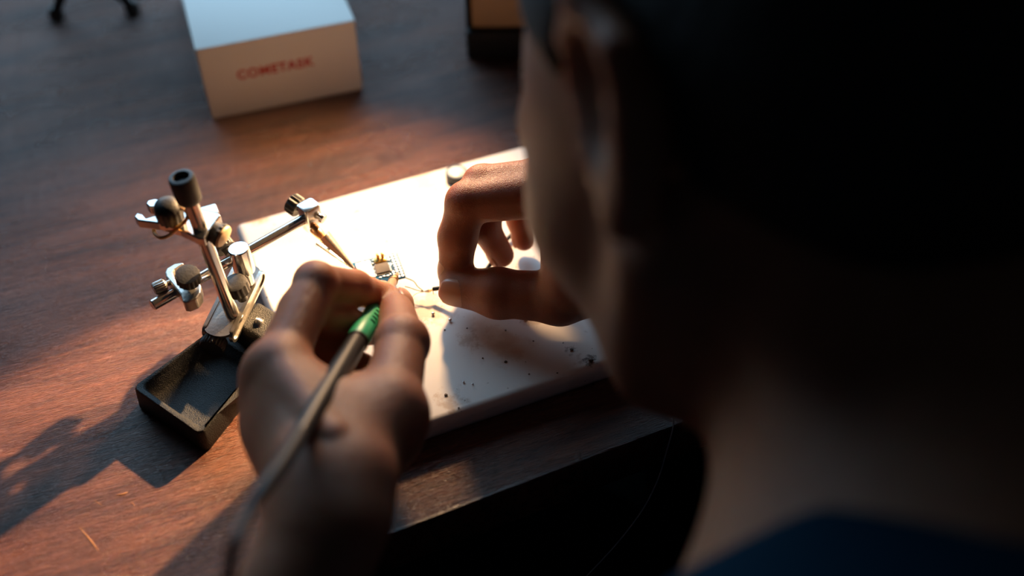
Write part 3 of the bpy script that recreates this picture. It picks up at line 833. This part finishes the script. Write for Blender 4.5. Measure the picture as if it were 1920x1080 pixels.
# joints read off the photograph, heights in millimetres over the table
LH = dict(
    index=[J(528, 684, 82), J(591, 530, 85), J(664, 540, 65), J(716, 556, 46)],
    middle=[J(510, 702, 78), J(562, 585, 80), J(640, 606, 61), J(692, 620, 49)],
    ring=[J(508, 740, 71), J(548, 640, 62), J(630, 674, 50), J(680, 688, 42)],
    little=[J(514, 795, 64), J(530, 712, 52), J(580, 738, 44), J(618, 752, 40)])
LR = dict(index=(.0094, .0088, .0078, .0066), middle=(.0098, .0088, .0078, .0066), ring=(.0094, .0084, .0072, .0062), little=(.0088, .0076, .0066, .0056))
LW = J(616, 1000, 80)
L_th = [J(660, 900, 74), J(729, 768, 74), J(754, 642, 68), J(741, 572, 47)]
L_elb = Vector((-.175, -.385, -.03)); L_sho = Vector((-.085, -.405, .14))

def finger(F, pts, rad, k=.003):
    d = F.cone(pts[0], pts[1], rad[0], rad[1])
    d = smin(d, F.cone(pts[1], pts[2], rad[1] * .97, rad[2]), k)
    d = smin(d, F.cone(pts[2], pts[3], rad[2] * .98, rad[3]), k)
    # the knuckle: a little wider than the bones beside it
    d = smin(d, F.ball(pts[1], rad[1] * 1.0), .002)
    return d

def forearm(F, wr, el, side, r0=.0126, r1=.031):
    sd = Vector(side).normalized()
    a = F.cone(wr + sd * .0075, el + sd * .012, r0, r1)
    b = F.cone(wr - sd * .0075, el - sd * .012, r0, r1)
    return smin(a, b, .02)

L_side = Vector((1, .1, 0.1))
def left_hand(F):
    palm = None
    for f, wx in (('index', .008), ('middle', .003), ('ring', -.003), ('little', -.008)):
        base = LW + Vector((wx, .022, .004))
        m = F.cone(base, LH[f][0], .0128, .0106 if f != 'little' else .0098)
        palm = m if palm is None else smin(palm, m, .010)
    # heel of the hand and ball of the thumb
    palm = smin(palm, F.cone(LW + Vector((-.004, .02, -.004)), J(538, 815, 62), .017, .015), .012)
    th0 = F.cone(J(622, 930, 73), L_th[1], .0150, .0130)
    palm = smin(palm, th0, .016)
    palm = smin(palm, F.cone(J(590, 800, 72), J(720, 800, 70), .013, .013), .018)
    palm = smin(palm, F.cone(J(560, 730, 73), J(690, 742, 67), .0085, .0085), .010)
    palm = smin(palm, forearm(F, LW, L_elb, L_side), .016)
    d = palm
    for f in ('little', 'ring', 'middle', 'index'):
        d = smin(d, finger(F, LH[f], LR[f]), .0035)
    th = F.cone(L_th[1], L_th[2], .0124, .0105)
    th = smin(th, F.ball(L_th[2], .0110), .003)
    th = smin(th, F.cone(L_th[2], L_th[3], .0102, .0076), .004)
    d = smin(d, th, .004)
    # tendons, knuckle heads
    for f in ('index', 'middle', 'ring'):
        d = smin(d, F.cone(LW + Vector((0, .03, .017)), LH[f][0] + Vector((0, -.004, .0085)), .0020, .0030), .006)
        d = smin(d, F.ball(LH[f][0] + Vector((0, -.001, .0020)), .0098), .005)
    # the crease behind the thumb nail and at its joint
    return d

RH = dict(
    index=[J(1032, 360, 72), J(876, 380, 64), J(858, 445, 48), J(854, 508, 31)],
    middle=[J(1045, 335, 74), J(904, 345, 67), J(870, 398, 53), J(860, 452, 36)],
    ring=[J(1060, 318, 70), J(928, 350, 60), J(908, 425, 40), J(940, 478, 23)],
    little=[J(1075, 340, 62), J(990, 355, 48), J(974, 410, 32), J(982, 450, 22)])
RR = dict(index=(.0120, .0100, .0093, .0082), middle=(.0108, .0090, .0082, .0072), ring=(.0104, .0086, .0076, .0064), little=(.0092, .0076, .0066, .0056))
RW = J(1215, 470, 56)
R_th = [J(1140, 565, 40), J(1050, 558, 34), J(935, 550, 31), J(862, 538, 28)]
R_elb = Vector((.285, -.215, -.01)); R_sho = Vector((.270, -.345, .17))

def right_hand(F):
    palm = None
    for f, o in (('index', Vector((-.01, -.008, 0))), ('middle', Vector((-.006, -.002, .004))), ('ring', Vector((0, .005, .002))), ('little', Vector((0, .011, -.002)))):
        m = F.cone(RW + o, RH[f][0], .0150, .0115 if f != 'little' else .0105)
        palm = m if palm is None else smin(palm, m, .010)
    palm = smin(palm, F.cone(RW + Vector((-.01, -.008, -.004)), R_th[1], .0170, .0130), .014)
    palm = smin(palm, F.cone(J(1048, 400, 66), J(1066, 520, 50), .0095, .0115), .012)     # web of skin
    palm = smin(palm, F.cone(J(1100, 400, 62), J(1110, 500, 50), .0135, .0150), .012)
    palm = smin(palm, forearm(F, RW, R_elb, Vector((.3, 1, 0))), .016)
    d = palm
    for f in ('little', 'ring', 'middle', 'index'):
        d = smin(d, finger(F, RH[f], RR[f]), .003)
    th = F.cone(R_th[1], R_th[2], .0125, .0114)
    th = smin(th, F.ball(R_th[2], .0115), .003)
    th = smin(th, F.cone(R_th[2], R_th[3], .0112, .0098), .004)
    d = smin(d, th, .004)
    return d

# head: gaze direction, up and left of the sitter
yaw = math.radians(30)
g_ = (_f * math.cos(yaw) - _r * math.sin(yaw)).normalized()
l_ = (-_r * math.cos(yaw) - _f * math.sin(yaw)).normalized()
u_ = _u.copy()
lean = math.radians(9)
u_, l_ = (u_ * math.cos(lean) + l_ * math.sin(lean)).normalized(), (l_ * math.cos(lean) - u_ * math.sin(lean)).normalized()
tiltr = math.radians(8)          # the head leans so that the chin comes forward
g_, u_ = (g_ * math.cos(tiltr) - u_ * math.sin(tiltr)).normalized(), (u_ * math.cos(tiltr) + g_ * math.sin(tiltr)).normalized()
ear_c = CAM + (_f * F_PX + _r * (1180 - 960) - _u * (268 - 540)).normalized() * .315
HC = ear_c - l_ * .073 + g_ * .012 + u_ * .012
AX = (g_, l_, u_)
def Hh(g, l, u): return HC + g_ * (g * mm) + l_ * (l * mm) + u_ * (u * mm)
NB = CAM + (_f * F_PX + _r * (1940 - 960) - _u * (1000 - 540)).normalized() * .350     # base of the neck

def head(F):
    d = F.ell(Hh(-8, 0, 22), AX, (.097, .074, .086))
    d = smin(d, F.ell(Hh(40, 0, -20), AX, (.050, .060, .075)), .03)
    d = smin(d, F.ell(Hh(38, 0, -62), AX, (.043, .042, .034)), .03)        # jaw
    d = smin(d, F.ell(Hh(76, 0, -78), AX, (.015, .019, .015)), .018)       # chin
    for s in (-1, 1):
        d = smin(d, F.ell(Hh(58, s * 38, -22), AX, (.026, .022, .022)), .02)   # cheek bone
        d = smin(d, F.cone(Hh(83, s * 12, 14), Hh(72, s * 46, 14), .008, .007), .012)  # brow
        d = smin(d, F.cone(Hh(8, s * 58, -46), Hh(48, s * 38, -78), .011, .009), .02)  # jaw line
        d = smax(d, -F.ell(Hh(92, s * 31, -2), AX, (.012, .018, .010)), .008)          # eye socket
        d = smin(d, F.ball(Hh(76, s * 31, -3), .0125), .002)                           # eyeball
    d = smin(d, F.cone(Hh(86, 0, 2), Hh(104, 0, -32), .007, .010), .010)    # nose
    d = smin(d, F.cone(Hh(94, 0, -36), Hh(90, 0, -37), .013, .012), .006)
    d = smin(d, F.cone(Hh(88, -16, -58), Hh(88, 16, -58), .006, .006), .006)  # lips
    d = smax(d, -F.cone(Hh(97, -20, -60), Hh(97, 20, -60), .0016, .0016), .002)
    for s in (-1, 1):                                                       # ears
        cx = s * 76
        e = F.ell(Hh(-12, cx, -2), AX, (.020, .008, .031))
        e = smax(e, -F.ell(Hh(-8, cx + s * 7, 2), AX, (.012, .008, .020)), .004)
        e = smin(e, F.cone(Hh(0, cx + s * 1, 22), Hh(-18, cx + s * 7, 28), .0045, .0052), .005)
        e = smin(e, F.cone(Hh(-18, cx + s * 7, 28), Hh(-31, cx + s * 9, 8), .0052, .0045), .005)
        e = smin(e, F.cone(Hh(-31, cx + s * 9, 8), Hh(-16, cx + s * 2, -28), .0045, .0060), .005)
        e = smin(e, F.ball(Hh(-8, cx - s * 1, -31), .0085), .005)
        d = smin(d, e, .005)
    return d

def torso(F):
    up = (NB - Vector((.16, -.47, -.30))).normalized()
    low = Vector((.20, -.56, -.28))
    d = smin(F.cone(NB + Vector((0, -.035, -.045)), low, .085, .125), F.cone(NB + Vector((.03, -.02, -.055)), low + U * .06, .085, .120), .08)
    d = smin(d, F.cone(NB + Vector((-.02, -.04, -.035)), L_sho, .055, .048), .06)
    d = smin(d, F.cone(NB + Vector((.03, -.01, -.035)), R_sho, .055, .048), .06)
    return d
def neck(F):
    d = F.cone(Hh(-16, 0, -45), NB, .048, .056)
    return smin(d, F.cone(Hh(0, 0, -56), NB + g_ * .006, .042, .052), .02)
def arms(F):
    d = F.cone(L_sho, L_elb, .046, .036)
    d = np.minimum(d, smin(F.cone(R_sho, R_elb, .046, .036), d, .01))
    return d
def upper_body(F):
    d = smin(head(F), neck(F), .025)
    d = smin(d, torso(F), .045)
    d = smin(d, arms(F), .03)
    d = smin(d, forearm(F, LW, L_elb, L_side), .02)
    d = smin(d, forearm(F, RW, R_elb, Vector((.3, 1, 0))), .02)
    return d

def bounds(pts, pad):
    a = np.array([list(p) for p in pts]); return a.min(0) - pad, a.max(0) + pad
lo, hi = bounds([p for f in LH.values() for p in f] + L_th + [LW + Vector((0, -.03, 0))], .024)
lo[1] = LW.y - .045
part_l = surface(left_hand, lo, hi, .0011)
lo2, hi2 = bounds([p for f in RH.values() for p in f] + R_th + [RW], .022)
hi2[0] = RW.x + .03
part_r = surface(right_hand, lo2, hi2, .0011)
def body_cut(F):
    d = upper_body(F)
    # stop where the finely meshed hands take over
    d = np.maximum(d, -np.maximum(np.maximum(F.Y * -1 + (LW.y - .040), F.X - .0), F.Z - .16))
    q = np.maximum(np.maximum(F.X - (RW.x + .026), (RW.y - .06) - F.Y), F.Z - .125)
    return np.maximum(d, -q)
lo3 = np.array((-.26, -.74, -.45)); hi3 = np.array((.42, .02, .40))
part_b = surface(body_cut, lo3, hi3, .0040)
lh_, hh_ = bounds([HC], .145)

person = empty('person', Vector((.20, -.56, -.75)), 'short-haired person in blue shirt leaning over the board, soldering with both hands', 'person')
body = link_mesh('body', mesh_from('body', [part_l, part_r, part_b]), M_SKIN, person)

def shirt_fn(F):
    d = smin(torso(F), F.cone(L_sho, L_sho.lerp(L_elb, .62), .048, .046), .03)
    d = smin(d, F.cone(R_sho, R_sho.lerp(R_elb, .62), .048, .046), .03) - .006
    d = smin(d, F.cone(NB + g_ * .004, NB + u_ * .020 + g_ * .004, .061, .057), .02)
    # open at the neck
    nk = (Hh(-10, 0, -40) - NB).normalized()
    t = (F.X - NB.x) * nk.x + (F.Y - NB.y) * nk.y + (F.Z - NB.z) * nk.z
    return np.maximum(d, t - .030)
me = mesh_from('shirt', [surface(shirt_fn, lo3, hi3, .0045)])
sh = link_mesh('shirt', me, M_SHIRT, person)
tag(sh, 'blue cotton shirt')

def hair_fn(F):
    d = F.ell(Hh(-11, 0, 26), AX, (.102, .0785, .091))
    d = smin(d, F.ell(Hh(-50, 0, -10), AX, (.052, .062, .060)), .03)
    # hairline: clear the face, the ears and the neck
    x = (F.X - HC.x) * g_.x + (F.Y - HC.y) * g_.y + (F.Z - HC.z) * g_.z
    z = (F.X - HC.x) * u_.x + (F.Y - HC.y) * u_.y + (F.Z - HC.z) * u_.z
    cut = (x - .035) * .8 - (z - .030) * .75
    d = smax(d, cut, .012)
    for s in (-1, 1):
        d = smax(d, -F.ell(Hh(-6, s * 82, -4), AX, (.028, .022, .036)), .004)
    n = np.sin(F.X * 900) * np.sin(F.Y * 850 + 1) * np.sin(F.Z * 870)
    return d + n * .0008
me = mesh_from('hair', [surface(hair_fn, lh_, hh_, .0022)])
hr = link_mesh('hair', me, M_HAIR, person)

def trouser_fn(F):
    hip = Vector((.21, -.62, -.32))
    d = F.cone(hip - U * .05, hip + U * .10, .125, .125)
    d = smin(d, F.cone(hip - U * .04, Vector((-.10, .12, -.22)), .085, .070), .05)
    d = smin(d, F.cone(hip + U * .13, Vector((.16, .18, -.22)), .085, .070), .05)
    d = smin(d, F.cone(Vector((.03, -.42, -.30)), Vector((.03, -.02, -.28)), .10, .08), .05)
    d = smin(d, F.cone(Vector((-.10, .12, -.22)), Vector((-.08, .02, -.70)), .060, .048), .03)
    d = smin(d, F.cone(Vector((.16, .18, -.22)), Vector((.18, .10, -.70)), .060, .048), .03)
    return d
me = mesh_from('trousers', [surface(trouser_fn, (-.24, -.82, -.745), (.52, .30, -.14), .007)])
link_mesh('trousers', me, M_TROUSER, person)

def nail(c, axis, normal, r, ln, wd_deg, name='fingernail'):
    axis = Vector(axis).normalized(); nrm = Vector(normal); nrm = (nrm - axis * nrm.dot(axis)).normalized(); sd = axis.cross(nrm)
    bm = bmesh.new(); nu, nv = 12, 10; grid = {}
    for i in range(nu + 1):
        s = -1 + 2 * i / nu
        w_ = (1 - abs(s) ** 3.5) ** (1 / 2.6) if abs(s) < 1 else 0.12
        w_ = max(w_, .25)
        for j in range(nv + 1):
            t = -1 + 2 * j / nv; a = math.radians(wd_deg) * t * w_
            rr = r + .0004 - .0007 * s * s - .0005 * abs(t) ** 3
            for q, th in ((0, 0), (1, -.0009)):
                grid[i, j, q] = bm.verts.new(Vector(c) + axis * (s * ln / 2) + (nrm * math.cos(a) + sd * math.sin(a)) * (rr + th))
    for i in range(nu):
        for j in range(nv):
            bm.faces.new((grid[i, j, 0], grid[i + 1, j, 0], grid[i + 1, j + 1, 0], grid[i, j + 1, 0]))
            bm.faces.new((grid[i, j, 1], grid[i, j + 1, 1], grid[i + 1, j + 1, 1], grid[i + 1, j, 1]))
    for i in range(nu):
        for j in (0, nv):
            bm.faces.new((grid[i, j, 0], grid[i + 1, j, 0], grid[i + 1, j, 1], grid[i, j, 1]))
    for j in range(nv):
        for i in (0, nu):
            bm.faces.new((grid[i, j, 0], grid[i, j + 1, 0], grid[i, j + 1, 1], grid[i, j, 1]))
    return obj(name, bm, M_NAIL, person, sharp=0)
# nails the photograph shows: both thumbs
ax1 = (L_th[3] - L_th[2]).normalized()
nail(L_th[3] - ax1 * .0015, ax1, Vector((.95, .1, .45)), .0083, .0135, 52)
ax2 = (R_th[3] - R_th[2]).normalized()
nail(R_th[3] - ax2 * .0005, ax2, (CAM - R_th[3]).normalized() + Vector((-.35, -.55, -.35)), .0101, .0145, 50)
for HD, RD in ((LH, LR), (RH, RR)):
    for f, p in HD.items():
        a = (p[3] - p[2]).normalized(); b = (p[2] - p[1]).normalized()
        n_ = (b - a * a.dot(b)); 
        nail(p[3] - a * .001, a, n_, RD[f][3] + .0004, .010, 50)
